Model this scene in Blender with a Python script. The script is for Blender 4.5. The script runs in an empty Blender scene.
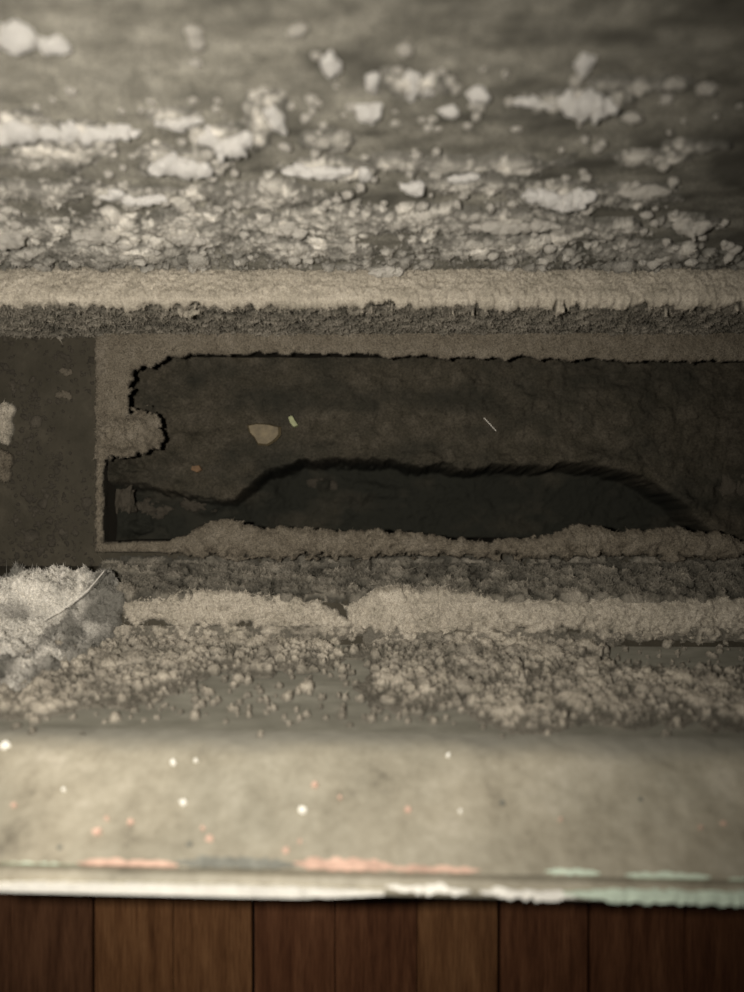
import bpy, math, random
import numpy as np
from mathutils import Vector, Matrix

S = bpy.context.scene
COL = S.collection
H = 0.36            # lens height above the wooden floor, metres
F = 800.0           # focal length in pixels of the 744 x 992 frame

# ------------------------------------------------------------------ camera, world, light, exposure
cam = bpy.data.objects.new('camera', bpy.data.cameras.new('camera'))
COL.objects.link(cam)
cam.location = (0, 0, H)
cam.data.sensor_fit = 'HORIZONTAL'
cam.data.sensor_width = 36.0
cam.data.lens = 36.0 * F / 744.0
cam.data.clip_start = 0.01
cam.data.clip_end = 10
cam.data.dof.use_dof = True
cam.data.dof.focus_distance = 0.288
cam.data.dof.aperture_fstop = 7.4
S.camera = cam

w = bpy.data.worlds.new('dark_room')
S.world = w
w.use_nodes = True
w.node_tree.nodes['Background'].inputs[0].default_value = (1.0, 0.93, 0.82, 1)
w.node_tree.nodes['Background'].inputs[1].default_value = 0.012

fl = bpy.data.lights.new('phone_torch', 'SPOT')
fl.energy = 3.4
fl.color = (1.0, 0.945, 0.885)
fl.spot_size = math.radians(114)
fl.spot_blend = 1.0
fl.shadow_soft_size = 0.003
flo = bpy.data.objects.new('phone_torch', fl)
COL.objects.link(flo)
flo.location = (-0.036, 0.006, H + 0.002)
flo.rotation_euler = (0, math.radians(9), 0)

S.view_settings.view_transform = 'Standard'
S.view_settings.look = 'None'
S.view_settings.gamma = 1
S.view_settings.use_curve_mapping = False
S.view_settings.exposure = 0.28

# ------------------------------------------------------------------ numpy noise
def hsh(ix, iy, seed):
    n = (ix.astype(np.int64) * 374761393 + iy.astype(np.int64) * 668265263 + seed * 1442695041) & 0xffffffff
    n = ((n ^ (n >> 13)) * 1274126177) & 0xffffffff
    n = ((n ^ (n >> 15)) * 2246822519) & 0xffffffff
    n = n ^ (n >> 16)
    return n / 4294967296.0

def vn(x, y, seed=0):
    ix = np.floor(x); iy = np.floor(y)
    fx = x - ix; fy = y - iy
    fx = fx * fx * fx * (fx * (fx * 6 - 15) + 10); fy = fy * fy * fy * (fy * (fy * 6 - 15) + 10)
    a = hsh(ix, iy, seed); b = hsh(ix + 1, iy, seed); c = hsh(ix, iy + 1, seed); d = hsh(ix + 1, iy + 1, seed)
    return (a * (1 - fx) + b * fx) * (1 - fy) + (c * (1 - fx) + d * fx) * fy

def fbm(x, y, o=4, seed=0, gain=0.5):
    s = 0; a = 1; t = 0
    for i in range(o):
        s = s + a * (vn(x, y, seed + i * 17) * 2 - 1); t += a; a *= gain
        x = x * 2.03 + 11.3; y = y * 2.03 - 7.1
    return s / t

def crumbs(x, y, size, dens, seed, fat=1.0):
    """Height of rounded crumbs of about `size` metres lying on the x, y surface; dens 0..1 may be an array."""
    wx = x + size * 0.22 * fbm(x / size * 1.7, y / size * 1.7, 2, seed + 5)
    wy = y + size * 0.22 * fbm(x / size * 1.7 + 9, y / size * 1.7, 2, seed + 6)
    gx = wx / size; gy = wy / size
    ix = np.floor(gx); iy = np.floor(gy)
    best = np.zeros_like(gx)
    for di in (-1, 0, 1):
        for dj in (-1, 0, 1):
            cx = ix + di; cy = iy + dj
            px = cx + 0.15 + 0.7 * hsh(cx, cy, seed); py = cy + 0.15 + 0.7 * hsh(cx, cy, seed + 1)
            r = fat * (0.3 + 0.42 * hsh(cx, cy, seed + 2))
            on = hsh(cx, cy, seed + 3) < dens
            q = r * r - (gx - px) ** 2 - (gy - py) ** 2
            best = np.maximum(best, np.where(on & (q > 0), np.sqrt(np.maximum(q, 0)), 0))
    return best * size

def sstep(a, b, x):
    t = np.clip((x - a) / (b - a), 0, 1)
    return t * t * (3 - 2 * t)

def ell(c, r, cx, cy, rx, ry, ang=0):
    """1 at the centre of an ellipse, 0 on its edge, negative outside."""
    a = math.radians(ang); u = (c - cx) * math.cos(a) + (r - cy) * math.sin(a); v = -(c - cx) * math.sin(a) + (r - cy) * math.cos(a)
    return 1 - np.sqrt((u / rx) ** 2 + (v / ry) ** 2)

# ------------------------------------------------------------------ surfaces: a cross-section (y, z) swept along x
class Prof:
    def __init__(self, pts):                      # pts: (y, z, skew); skew turns the sheet slightly against x
        self.p = np.array(pts, float)
        d = np.hypot(np.diff(self.p[:, 0]), np.diff(self.p[:, 1]))
        self.s = np.concatenate([[0], np.cumsum(d)]); self.L = self.s[-1]
    def pos(self, x, v):
        y = np.interp(v, self.s, self.p[:, 0]) - np.interp(v, self.s, self.p[:, 2]) * x
        return y, np.interp(v, self.s, self.p[:, 1])
    def nrm(self, v, e=0.0015):
        y0, z0 = self.pos(0, np.clip(v - e, 0, self.L)); y1, z1 = self.pos(0, np.clip(v + e, 0, self.L))
        dy = y1 - y0; dz = z1 - z0; l = np.hypot(dy, dz)
        return dz / l * self.sg, -dy / l * self.sg
    sg = 1
    def at(self, col, row, hi=None):
        """x, v of the point of this surface that the photograph shows at (col, row)."""
        v = np.linspace(0, hi or self.L, 3000)
        x = np.zeros_like(v)
        for _ in range(3):
            y, z = self.pos(x, v); x = (col - 372) / F * (H - z)
        rr = 496 - y / (H - z) * F
        k = np.argmin(np.abs(rr - row))
        return float(x[k]), float(v[k])
    def frame(self, x, v):
        """origin and axes (along x, along the surface, outward normal) at x, v"""
        y, z = self.pos(x, v); ny, nz = self.nrm(v)
        n = Vector((0, float(ny), float(nz))).normalized()
        return Vector((x, float(y), float(z))), n

def Y(row, d): return (496 - row) / F * d
def Z(d): return H - d

A = (Y(268, .265), Z(.265)); B0 = (Y(0, .17), Z(.17))
BT = (A[0] + (B0[0] - A[0]) * 1.9, A[1] + (B0[1] - A[1]) * 1.9)
LE = (Y(303, .26), Z(.26))                                   # front edge of the back ledge
PT = (Y(336, .31), Z(.31)); PB = (Y(566, .31), Z(.31))       # base plate, back and front
S1 = (Y(597, .275), Z(.275)); S2 = (Y(645, .271), Z(.271))   # front step
W2 = (Y(741, .215), Z(.215)); FL2 = (Y(872, .19), Z(.19)); FE = (Y(897, .187), Z(.187))
ZF = Z(.305)                                                 # top of the opening frame
back = Prof([(LE[0] - .0002, PT[1], 0), (LE[0], LE[1] - .001, 0), (LE[0] + .001, LE[1], 0), (A[0] - .001, A[1], 0), (A[0], A[1] + .001, 0), (BT[0], BT[1], 0)])
back.sg = -1
front = Prof([(PB[0] + .012, PB[1], 0), (PB[0], PB[1], 0), (S1[0], S1[1], .002), (S2[0], S2[1], .006), (W2[0], W2[1], .016)])
def lerp(a, b, t): return (a[0] + (b[0] - a[0]) * t, a[1] + (b[1] - a[1]) * t)
WA = lerp(S2, W2, .93); WB = lerp(W2, FL2, .17)
bend = []
for k in range(7):                                           # rounded bend between slope and flange
    t = k / 6; q = lerp(lerp(WA, W2, t), lerp(W2, WB, t), t); bend.append((q[0], q[1], .0153 + .002 * t))
flange = Prof(bend + [(FL2[0], FL2[1], .023)])
plate = Prof([(PT[0], PT[1], 0), (PB[0], PB[1], 0)])
rim = Prof([(PT[0] - .0002, ZF, 0), (PB[0] + .002, ZF, 0)])
for q in (front, flange, plate, rim): q.sg = 1
for q in (back, front, flange, plate, rim):                  # normals must look up / into the trough
    ny, nz = q.nrm(q.L * .5)
    if nz < 0: q.sg *= -1

# ------------------------------------------------------------------ mesh helpers
def link(name, me, mat, parent=None):
    o = bpy.data.objects.new(name, me); COL.objects.link(o)
    if mat and not me.materials: me.materials.append(mat)
    if parent: o.parent = parent
    return o

def tag(o, label=None, cat=None, group=None, kind=None):
    if label: o['label'] = label
    if cat: o['category'] = cat
    if group: o['group'] = group
    if kind: o['kind'] = kind
    return o

def mesh_np(name, V, Q, smooth=True, attr=None):
    me = bpy.data.meshes.new(name)
    me.vertices.add(len(V)); me.vertices.foreach_set('co', V.astype(np.float32).ravel())
    n = Q.shape[1]
    me.loops.add(Q.size); me.loops.foreach_set('vertex_index', Q.astype(np.int32).ravel())
    me.polygons.add(len(Q)); me.polygons.foreach_set('loop_start', np.arange(0, Q.size, n, dtype=np.int32))
    me.polygons.foreach_set('loop_total', np.full(len(Q), n, dtype=np.int32))
    me.polygons.foreach_set('use_smooth', np.full(len(Q), smooth))
    me.update(calc_edges=True); me.validate()
    if attr is not None:
        a = me.attributes.new('dust', 'FLOAT', 'POINT'); a.data.foreach_set('value', attr.astype(np.float32))
    return me

def mesh_mix(name, V, Q, T, attr=None):
    me = bpy.data.meshes.new(name)
    me.vertices.add(len(V)); me.vertices.foreach_set('co', V.astype(np.float32).ravel())
    nl = Q.size + T.size
    me.loops.add(nl); me.loops.foreach_set('vertex_index', np.concatenate([Q.ravel(), T.ravel()]).astype(np.int32))
    me.polygons.add(len(Q) + len(T))
    me.polygons.foreach_set('loop_start', np.concatenate([np.arange(0, Q.size, 4), Q.size + np.arange(0, T.size, 3)]).astype(np.int32))
    me.polygons.foreach_set('loop_total', np.concatenate([np.full(len(Q), 4), np.full(len(T), 3)]).astype(np.int32))
    me.polygons.foreach_set('use_smooth', np.concatenate([np.ones(len(Q), bool), np.zeros(len(T), bool)]))
    me.update(calc_edges=True); me.validate()
    if attr is not None:
        a = me.attributes.new('dust', 'FLOAT', 'POINT'); a.data.foreach_set('value', attr.astype(np.float32))
    return me

def xaxis(x0, x1, res, inner=.146):
    lo, hi = max(x0, -inner), min(x1, inner)
    xs = [np.arange(lo, hi, res)]
    if x0 < lo: xs.insert(0, np.arange(x0, lo, res * 3))
    if x1 > hi: xs.append(np.arange(xs[-1][-1] + res * 3, x1 + res * 3, res * 3))
    return np.concatenate(xs)

def sheet(name, surf, x0, x1, v0, v1, res, hf, mat, parent=None, cut=True, dust=None, sink=.0004, inner=.146, fuzz=0, flen=.0009, ne=.0015):
    """A relief laid on a swept surface. hf(X, V, col, row) gives its height in metres; faces wholly below 0 are dropped."""
    xs = xaxis(x0, x1, res, inner); vs = np.arange(v0, v1 + res * .5, res)
    X, V = np.meshgrid(xs, vs)
    y, z = surf.pos(X, V); ny, nz = surf.nrm(V, ne)
    col = 372 + X / (H - z) * F; row = 496 - y / (H - z) * F
    h = hf(X, V, col, row)
    hh = np.maximum(h, -sink) if cut else h
    P = np.stack([X, y + ny * hh, z + nz * hh], -1).reshape(-1, 3)
    R, C = X.shape
    i = np.arange(R * C).reshape(R, C)
    q = np.stack([i[:-1, :-1], i[:-1, 1:], i[1:, 1:], i[1:, :-1]], -1).reshape(-1, 4)
    if cut:
        k = (h.ravel() > 0)[q].any(1); q = q[k]
    # orient outwards
    a, b, c = P[q[0, 0]], P[q[0, 1]], P[q[0, 3]]
    nn = np.cross(b - a, c - a); iy, ix = divmod(int(q[0, 0]), C)
    if nn[1] * ny[iy, 0] + nn[2] * nz[iy, 0] < 0: q = q[:, ::-1]
    used = np.unique(q); mp = np.full(R * C, -1); mp[used] = np.arange(len(used))
    att = None if dust is None else dust(X, V, col, row, h).ravel()[used]
    if fuzz:                                       # short lint needles and grains standing on the dust, part of the same stuff
        rs = np.random.RandomState(int(abs(x0 * 1e4)) + int(v0 * 1e6) % 999 + R)
        Xf = X.ravel(); Hf = h.ravel()
        cand = used[(Hf[used] > .00005) & (np.abs(Xf[used]) < .15)]
        cand = cand[rs.rand(len(cand)) < fuzz]; n = len(cand)
        D = rs.normal(size=(n, 3)); D /= np.linalg.norm(D, axis=1)[:, None]
        N = np.stack([np.zeros_like(X), ny + 0 * X, nz + 0 * X], -1).reshape(-1, 3)[cand]
        D = D * .9 + N * .75; D /= np.linalg.norm(D, axis=1)[:, None]
        E = np.cross(D, rs.normal(size=(n, 3))); E /= np.linalg.norm(E, axis=1)[:, None]; G = np.cross(D, E)
        L = flen * rs.lognormal(-.35, .55, n)[:, None]; wd = (.00013 + .00012 * rs.rand(n))[:, None]
        Bp = P[cand] + rs.uniform(-.5, .5, (n, 3)) * res - D * L * .2
        T = np.stack([Bp + E * wd, Bp - E * wd * .5 + G * wd * .87, Bp - E * wd * .5 - G * wd * .87, Bp + D * L], 1).reshape(-1, 3)
        k0 = len(used) + np.arange(n)[:, None] * 4
        tq = np.concatenate([k0 + np.array([[0, 1, 3, 3]]), k0 + np.array([[1, 2, 3, 3]]), k0 + np.array([[2, 0, 3, 3]])])[:, :3]
        Pn = np.concatenate([P[used], T]); q = mp[q]
        if att is not None:
            ia = att[mp[cand]] * rs.uniform(.75, 1.25, n) + .08; att = np.concatenate([att, np.repeat(np.clip(ia, 0, 1), 4)])
        me = mesh_mix(name, Pn, q, tq, att)
        return link(name, me, mat, parent)
    me = mesh_np(name, P[used], mp[q], True, att)
    return link(name, me, mat, parent)

def prism(name, poly, x0, x1, mat, parent=None, nx=1, skew=None):
    """closed (y, z) outline swept from x0 to x1"""
    xs = np.linspace(x0, x1, nx + 1); n = len(poly); V = []; Fc = []
    for x in xs:
        for j, (y, z) in enumerate(poly):
            V.append((x, y - (skew[j] if skew else 0) * x, z))
    for i in range(nx):
        for j in range(n):
            k = (j + 1) % n
            Fc.append((i * n + j, i * n + k, (i + 1) * n + k, (i + 1) * n + j))
    Fc.append(tuple(range(n))[::-1]); Fc.append(tuple(nx * n + j for j in range(n)))
    me = bpy.data.meshes.new(name); me.from_pydata(V, [], Fc)
    import bmesh
    bm = bmesh.new(); bm.from_mesh(me); bmesh.ops.recalc_face_normals(bm, faces=bm.faces); bm.to_mesh(me); bm.free()
    return link(name, me, mat, parent)

def box(name, lo, hi, mat, parent=None, bevel=0):
    import bmesh
    bm = bmesh.new(); bmesh.ops.create_cube(bm, size=1)
    for v in bm.verts:
        v.co = Vector([(lo[i] + hi[i]) / 2 + v.co[i] * (hi[i] - lo[i]) for i in range(3)])
    if bevel: bmesh.ops.bevel(bm, geom=bm.edges[:], offset=bevel, segments=2, affect='EDGES')
    me = bpy.data.meshes.new(name); bm.to_mesh(me); bm.free()
    return link(name, me, mat, parent)

# ------------------------------------------------------------------ materials
def new_mat(name):
    m = bpy.data.materials.new(name); m.use_nodes = True
    nt = m.node_tree; b = nt.nodes['Principled BSDF']
    b.inputs['Roughness'].default_value = .85
    b.inputs['Specular IOR Level'].default_value = .2
    co = nt.nodes.new('ShaderNodeTexCoord')
    return m, nt, b, co

def noise(nt, vec, scale, detail=4, rough=.6, stretch=None):
    n = nt.nodes.new('ShaderNodeTexNoise'); n.inputs['Scale'].default_value = scale
    n.inputs['Detail'].default_value = detail; n.inputs['Roughness'].default_value = rough
    if stretch:
        mp = nt.nodes.new('ShaderNodeMapping'); mp.inputs['Scale'].default_value = stretch
        nt.links.new(vec, mp.inputs['Vector']); vec = mp.outputs['Vector']
    nt.links.new(vec, n.inputs['Vector'])
    return n.outputs['Fac']

def ramp(nt, fac, stops):
    r = nt.nodes.new('ShaderNodeValToRGB'); e = r.color_ramp.elements
    e[0].position, e[0].color = stops[0][0], (*stops[0][1], 1)
    e[1].position, e[1].color = stops[-1][0], (*stops[-1][1], 1)
    for p, c in stops[1:-1]:
        k = e.new(p); k.color = (*c, 1)
    nt.links.new(fac, r.inputs['Fac'])
    return r.outputs['Color']

def mix(nt, fac, a, b, mode='MIX'):
    m = nt.nodes.new('ShaderNodeMix'); m.data_type = 'RGBA'; m.blend_type = mode
    if isinstance(fac, float): m.inputs['Factor'].default_value = fac
    else: nt.links.new(fac, m.inputs['Factor'])
    for s, v in (('A', a), ('B', b)):
        i = [q for q in m.inputs if q.name == s and q.type == 'RGBA'][0]
        if isinstance(v, tuple): i.default_value = (*v, 1)
        else: nt.links.new(v, i)
    return [q for q in m.outputs if q.type == 'RGBA'][0]

def bump(nt, b, fac, strength, dist):
    n = nt.nodes.new('ShaderNodeBump'); n.inputs['Strength'].default_value = strength; n.inputs['Distance'].default_value = dist
    nt.links.new(fac, n.inputs['Height']); nt.links.new(n.outputs['Normal'], b.inputs['Normal'])

def dust_mat(name, lo, mid, hi, base=None, grain=2600, bmp=.0006):
    m, nt, b, co = new_mat(name); v = co.outputs['Object']
    c = ramp(nt, noise(nt, v, 140, 5, .65), [(.3, lo), (.52, mid), (.72, hi)])
    g = noise(nt, v, grain, 2, .7)
    c = mix(nt, .75, c, ramp(nt, g, [(.33, (.45, .45, .45)), (.67, (1.4, 1.38, 1.33))]), 'MULTIPLY')
    if base:
        a = nt.nodes.new('ShaderNodeAttribute'); a.attribute_name = 'dust'
        c = mix(nt, a.outputs['Fac'], base, c)  # low values show the dark base: bare metal plus painted shade in pores
    nt.links.new(c, b.inputs['Base Color'])
    b.inputs['Roughness'].default_value = 1; b.inputs['Specular IOR Level'].default_value = .05
    g2 = noise(nt, v, grain * .45, 4, .75)
    bump(nt, b, g2, .9, bmp)
    return m

M_dust = dust_mat('pale_lint_dust', (.50, .475, .415), (.62, .585, .51), (.74, .70, .62), base=(.085, .081, .066))
M_warm = dust_mat('tan_dust', (.31, .28, .22), (.39, .35, .28), (.47, .425, .345), base=(.05, .047, .037))
M_rim = dust_mat('brown_grey_dust', (.118, .100, .074), (.152, .131, .098), (.195, .17, .132), base=(.034, .030, .023))
M_film = dust_mat('dusty_metal_film', (.165, .156, .127), (.225, .213, .175), (.30, .285, .237), base=(.07, .066, .053), grain=1500, bmp=.0002)
M_fluff = dust_mat('pale_fluff', (.80, .77, .70), (.88, .85, .785), (.94, .915, .86), grain=1800)
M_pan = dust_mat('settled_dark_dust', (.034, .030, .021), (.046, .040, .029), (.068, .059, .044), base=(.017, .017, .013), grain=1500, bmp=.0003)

m, nt, b, co = new_mat('dirty_olive_metal'); v = co.outputs['Object']
c = ramp(nt, noise(nt, v, 60, 6, .7), [(.3, (.030, .026, .017)), (.55, (.043, .037, .025)), (.75, (.068, .058, .040))])
nt.links.new(c, b.inputs['Base Color']); b.inputs['Roughness'].default_value = .85
bump(nt, b, noise(nt, v, 900, 4, .7), .8, .0006); M_metal = m

m, nt, b, co = new_mat('grey_green_painted_slope'); v = co.outputs['Object']
c = ramp(nt, noise(nt, v, 70, 5, .65, (1, 3, 3)), [(.3, (.155, .148, .115)), (.55, (.215, .205, .162)), (.75, (.29, .275, .22))])
nt.links.new(c, b.inputs['Base Color']); b.inputs['Roughness'].default_value = .55
bump(nt, b, noise(nt, v, 1400, 4, .7), .35, .0003); M_slope = m

m, nt, b, co = new_mat('aged_cream_paint'); v = co.outputs['Object']
c = ramp(nt, noise(nt, v, 75, 8, .75), [(.30, (.17, .15, .11)), (.43, (.30, .268, .196)), (.56, (.37, .334, .25)), (.74, (.48, .435, .34))])
c2 = ramp(nt, noise(nt, v, 18, 3, .5), [(.35, (.62, .65, .66)), (.6, (1, 1, 1))])
c = mix(nt, .6, c, c2, 'MULTIPLY')
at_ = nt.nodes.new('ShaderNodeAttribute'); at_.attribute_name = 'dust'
c = mix(nt, at_.outputs['Fac'], c, (.20, .19, .152))  # slope colour blended over the bend as painted shading
nt.links.new(c, b.inputs['Base Color']); b.inputs['Roughness'].default_value = .5
bump(nt, b, noise(nt, v, 500, 4, .6), .3, .0004); M_cream = m

def plain(name, col, var=.25, scale=300, rough=.6):
    m, nt, b, co = new_mat(name)
    lo = tuple(x * (1 - var) for x in col); hi = tuple(min(1, x * (1 + var)) for x in col)
    nt.links.new(ramp(nt, noise(nt, co.outputs['Object'], scale, 4, .6), [(.3, lo), (.7, hi)]), b.inputs['Base Color'])
    b.inputs['Roughness'].default_value = rough
    bump(nt, b, noise(nt, co.outputs['Object'], scale * 4, 3, .6), .3, .0002)
    return m
M_white = plain('chipped_white_paint', (.86, .83, .73), .1)
M_mint = plain('mint_green_paint', (.60, .70, .55), .15)
M_pink = plain('salmon_pink_paint', (.55, .37, .28), .25)
M_stain = plain('dark_teal_stain', (.17, .17, .14), .3)
M_tan = plain('tan_flake', (.115, .09, .05), .3, 500)
M_orange = plain('orange_flake', (.10, .055, .022), .3, 500)
M_green = plain('pale_green_flake', (.22, .23, .12), .2, 500)
M_fibre = plain('pale_fibre', (.62, .58, .5), .1, 500, .7)
M_gap = plain('floor_underlay', (.008, .005, .004), .2)

def wood(name, dark, mid, light):
    m, nt, b, co = new_mat(name); v = co.outputs['Object']
    oi = nt.nodes.new('ShaderNodeObjectInfo')
    mp = nt.nodes.new('ShaderNodeVectorMath'); mp.operation = 'ADD'
    nt.links.new(v, mp.inputs[0]); nt.links.new(oi.outputs['Random'], mp.inputs[1])
    vv = mp.outputs[0]
    a = noise(nt, vv, 220, 6, .7, (1, .09, 1))
    c = ramp(nt, a, [(.3, dark), (.5, mid), (.72, light)])
    k = noise(nt, vv, 1500, 3, .6, (1, .05, 1))
    c = mix(nt, .6, c, ramp(nt, k, [(.35, (.5, .45, .42)), (.55, (1.05, 1.05, 1.05))]), 'MULTIPLY')
    nt.links.new(c, b.inputs['Base Color']); b.inputs['Roughness'].default_value = .42
    b.inputs['Specular IOR Level'].default_value = .3
    bump(nt, b, k, .25, .0003)
    return m
M_w1 = wood('brown_stained_oak', (.085, .036, .014), (.16, .074, .030), (.235, .118, .050))
M_w2 = wood('dark_red_stained_oak', (.062, .023, .010), (.115, .047, .021), (.175, .078, .036))
M_w3 = wood('dark_stained_oak', (.055, .023, .011), (.098, .044, .021), (.145, .068, .033))

# ------------------------------------------------------------------ the floor: strip boards laid away from the housing
floor = box('floor', (-.42, -.52, -.02), (.42, .34, -.009), M_gap); tag(floor, kind='structure')
seams = [10, 93, 173, 253, 335, 417, 499, 589, 685, 770]
cols = [seams[0] - 82 * k for k in range(8, 0, -1)] + seams + [seams[-1] + 82 * k for k in range(1, 8)]
tone = {93: M_w1, 173: M_w1, 253: M_w2, 335: M_w2, 417: M_w1, 499: M_w2, 589: M_w2, 10: M_w3, -72: M_w3}
for a, c in zip(cols[:-1], cols[1:]):
    x0, x1 = (a - 372) / F * .36, (c - 372) / F * .36
    g0 = .0007 if a in (93, 253, 499, 589) else .0002
    g1 = .0007 if c in (93, 253, 499, 589) else .0002
    if x0 < -.42 or x1 > .42: continue
    o = box('floor_board', (x0 + g0, -.52, -.009), (x1 - g1, .34, 0), tone.get(a, M_w2), floor, bevel=.0006)

# ------------------------------------------------------------------ the metal vent housing
XL, XR = -.27, .27
hs = bpy.data.objects.new('vent_housing', None); COL.objects.link(hs); hs.location = (0, 0, 0)
tag(hs, 'dust-caked painted metal vent housing standing on the wooden floor boards', 'vent housing')

def film_h(X, V, c, r):
    return .0012 * fbm(X * 12, V * 60, 3, 3) + .0005 * fbm(X * 120, V * 300, 4, 4) + .0012
def film_d(X, V, c, r, h):
    f = fbm(X * 25, V * 90, 4, 31) * .9 + fbm(X * 160, V * 260, 3, 32) * .5 + .15
    left = sstep(.12, -.12, X)                     # lighter towards the left: the torch's sideways falloff painted into the film
    return np.clip(f + .75 * left, 0, 1)
vA = back.s[4]
o = sheet('back_panel', back, XL, XR, vA - .001, back.L, .0011, film_h, M_film, hs, cut=False, dust=film_d, inner=.3)
prism('back_panel_backing', [(A[0] + .0005, A[1] - .006), (BT[0] + .0005, BT[1]), (BT[0] + .004, BT[1]), (A[0] + .004, A[1] - .006)], XL, XR, M_metal, hs)
prism('back_ledge', [(LE[0], PT[1] - .002), (LE[0], LE[1] - .001), (LE[0] + .001, LE[1]), (A[0] + .004, A[1]), (A[0] + .004, A[1] - .002), (LE[0] + .003, LE[1] - .002), (LE[0] + .003, PT[1] - .002)], XL, XR, M_metal, hs)
# base plate with its long opening
OX0, OX1 = (103 - 372) / F * .305, .19
OY1, OY0 = Y(349, .305), Y(543, .305)
zt = PT[1]
def plate_part(nm, x0, x1, y0, y1): return box(nm, (x0, y0, zt - .002), (x1, y1, zt), M_metal, hs)
plate_part('base_plate', XL, OX0 - .001, PB[0], PT[0] + .002)
plate_part('base_plate', OX1 + .001, XR, PB[0], PT[0] + .002)
plate_part('base_plate', OX0 - .001, OX1 + .001, OY1 + .001, PT[0] + .002)
plate_part('base_plate', OX0 - .001, OX1 + .001, PB[0], OY0 - .001)
FX0 = (95 - 372) / F * .305
fr = box('opening_frame', (FX0, OY0 - .0027, zt - .001), (OX0, PT[0] - .0003, ZF), M_rim, hs, .0006)
box('opening_frame', (OX0, OY1, zt - .001), (OX1, PT[0] - .0003, ZF), M_rim, hs, .0006)
box('opening_frame', (OX0, OY0 - .0027, zt - .001), (OX1, OY0, ZF), M_rim, hs, .0006)
box('opening_frame', (OX1, OY0 - .0027, zt - .001), (OX1 + .003, PT[0] - .0003, ZF), M_rim, hs, .0006)
# recess: side walls and the uneven pan
zb = .004
for lo, hi in (((OX0 - .001, OY0 - .001, zb), (OX0, OY1 + .001, zt)), ((OX1, OY0 - .001, zb), (OX1 + .001, OY1 + .001, zt)),
               ((OX0, OY1, zb), (OX1, OY1 + .001, zt)), ((OX0, OY0 - .001, zb), (OX1, OY0, zt))):
    box('recess_wall', lo, hi, M_rim, hs)
box('recess_floor', (OX0 - .001, OY0 - .001, .001), (OX1 + .001, OY1 + .001, .003), M_pan, hs)
ZPAN = .036
pan = Prof([(OY1, ZPAN, 0), (OY0, ZPAN, 0)]); pan.sg = 1
if pan.nrm(.01)[1] < 0: pan.sg = -1
EX = [60, 105, 150, 190, 232, 250, 270, 300, 360, 420, 480, 520, 560, 600, 630, 655, 680, 700, 744, 900]
EY = [478, 482, 486, 498, 502, 488, 472, 462, 463, 467, 470, 468, 466, 470, 474, 486, 504, 522, 556, 560]
def pan_low(X, V, c, r):
    e = np.interp(c, EX, EY) + 5 * fbm(c / 26, r / 26, 4, 61)
    return sstep(-4, 7, r - e + 2.5 * fbm(c / 6, r / 6, 3, 62))
def pan_h(X, V, c, r):
    lo = pan_low(X, V, c, r)
    h = .0022 * fbm(X * 60 + .5 * fbm(X * 40, V * 40, 2, 60), V * 110, 5, 63) + .0011 * fbm(X * 300, V * 300, 4, 64)
    h = h + .0022 * np.exp(-((r - 425) / 34) ** 2) * (.6 + .5 * fbm(c / 90, r / 50, 2, 65))       # low swell along the middle
    deep = .010 + .013 * sstep(205, 290, c)
    h = h - lo * deep
    lip = np.exp(-((r - np.interp(c, EX, EY) + 9) / 8) ** 2) * .0016 * (1 + fbm(c / 18, r / 18, 3, 66))
    h = h + lip + .012 * np.clip(1 - (c - 118) / (24 + 22 * fbm(c / 12, r / 12, 4, 75)), 0, 1) ** 1.2 * sstep(445, 465, r)
    lump = np.maximum(0, np.maximum.reduce([ell(c, r, 150, 508, 34, 22), ell(c, r, 205, 506, 26, 14), ell(c, r, 130, 470, 30, 30), ell(c, r, 175, 450, 44, 22),
            ell(c, r, 322, 484, 14, 12), ell(c, r, 366, 492, 60, 16), ell(c, r, 265, 492, 22, 26, 0), ell(c, r, 590, 455, 34, 14), ell(c, r, 738, 485, 26, 34)]) + .25 * fbm(c / 12, r / 12, 4, 67))
    h = h + .0045 * sstep(0, 1.1, lump) * np.where(lo > .4, .9, .4)
    h = h + crumbs(X, V, .0028, .18, 68) * .35 * (1 - lo) + crumbs(X, V, .0013, .3, 69) * .3
    return h
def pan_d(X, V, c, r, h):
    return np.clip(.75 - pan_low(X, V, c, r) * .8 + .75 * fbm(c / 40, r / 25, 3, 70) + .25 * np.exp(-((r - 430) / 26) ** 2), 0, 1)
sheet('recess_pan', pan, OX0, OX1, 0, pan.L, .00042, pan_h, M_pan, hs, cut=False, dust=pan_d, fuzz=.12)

# front: step, slope, cream flange, rolled lip, outer wall
th = .0012
prism('front_step', [(PB[0] + .001, zt - .002), (PB[0], zt), S1, S2, (S2[0], S2[1] - .003), (S1[0], S1[1] - .003), (PB[0] - .002, zt - .002)], XL, XR, M_metal, hs, skew=[0, 0, .002, .006, .006, .002, 0])
n1 = (-.0012, -.0004)
prism('front_slope', [S2, WA, (WA[0] - .0012, WA[1] - .001), (S2[0] - .0014, S2[1] - .001)], XL, XR, M_slope, hs, skew=[.006, .0153, .0153, .006])
def fl_d(X, V, c, r, h):                            # slope colour fading out: soft shading of the bend painted in
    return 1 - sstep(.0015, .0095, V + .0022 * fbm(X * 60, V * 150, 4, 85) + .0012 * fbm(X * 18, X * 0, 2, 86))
def fl_h(X, V, c, r):
    return .0006 * fbm(X * 30, V * 60, 4, 80) + .00025 * fbm(X * 300, V * 300, 3, 81)
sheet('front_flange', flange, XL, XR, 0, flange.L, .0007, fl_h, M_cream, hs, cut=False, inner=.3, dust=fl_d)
arc = []
bw = (FL2[0] - FE[0]); cy = (FL2[0] + FE[0]) / 2
for k in range(9):
    a = math.pi * (1 - k / 8)
    arc.append((cy - math.cos(a) * bw / 2 * -1, FL2[1] + .0004 + math.sin(a) * .0016 + (FE[1] - FL2[1]) * (1 - k / 8 if 0 else .5)))
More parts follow.
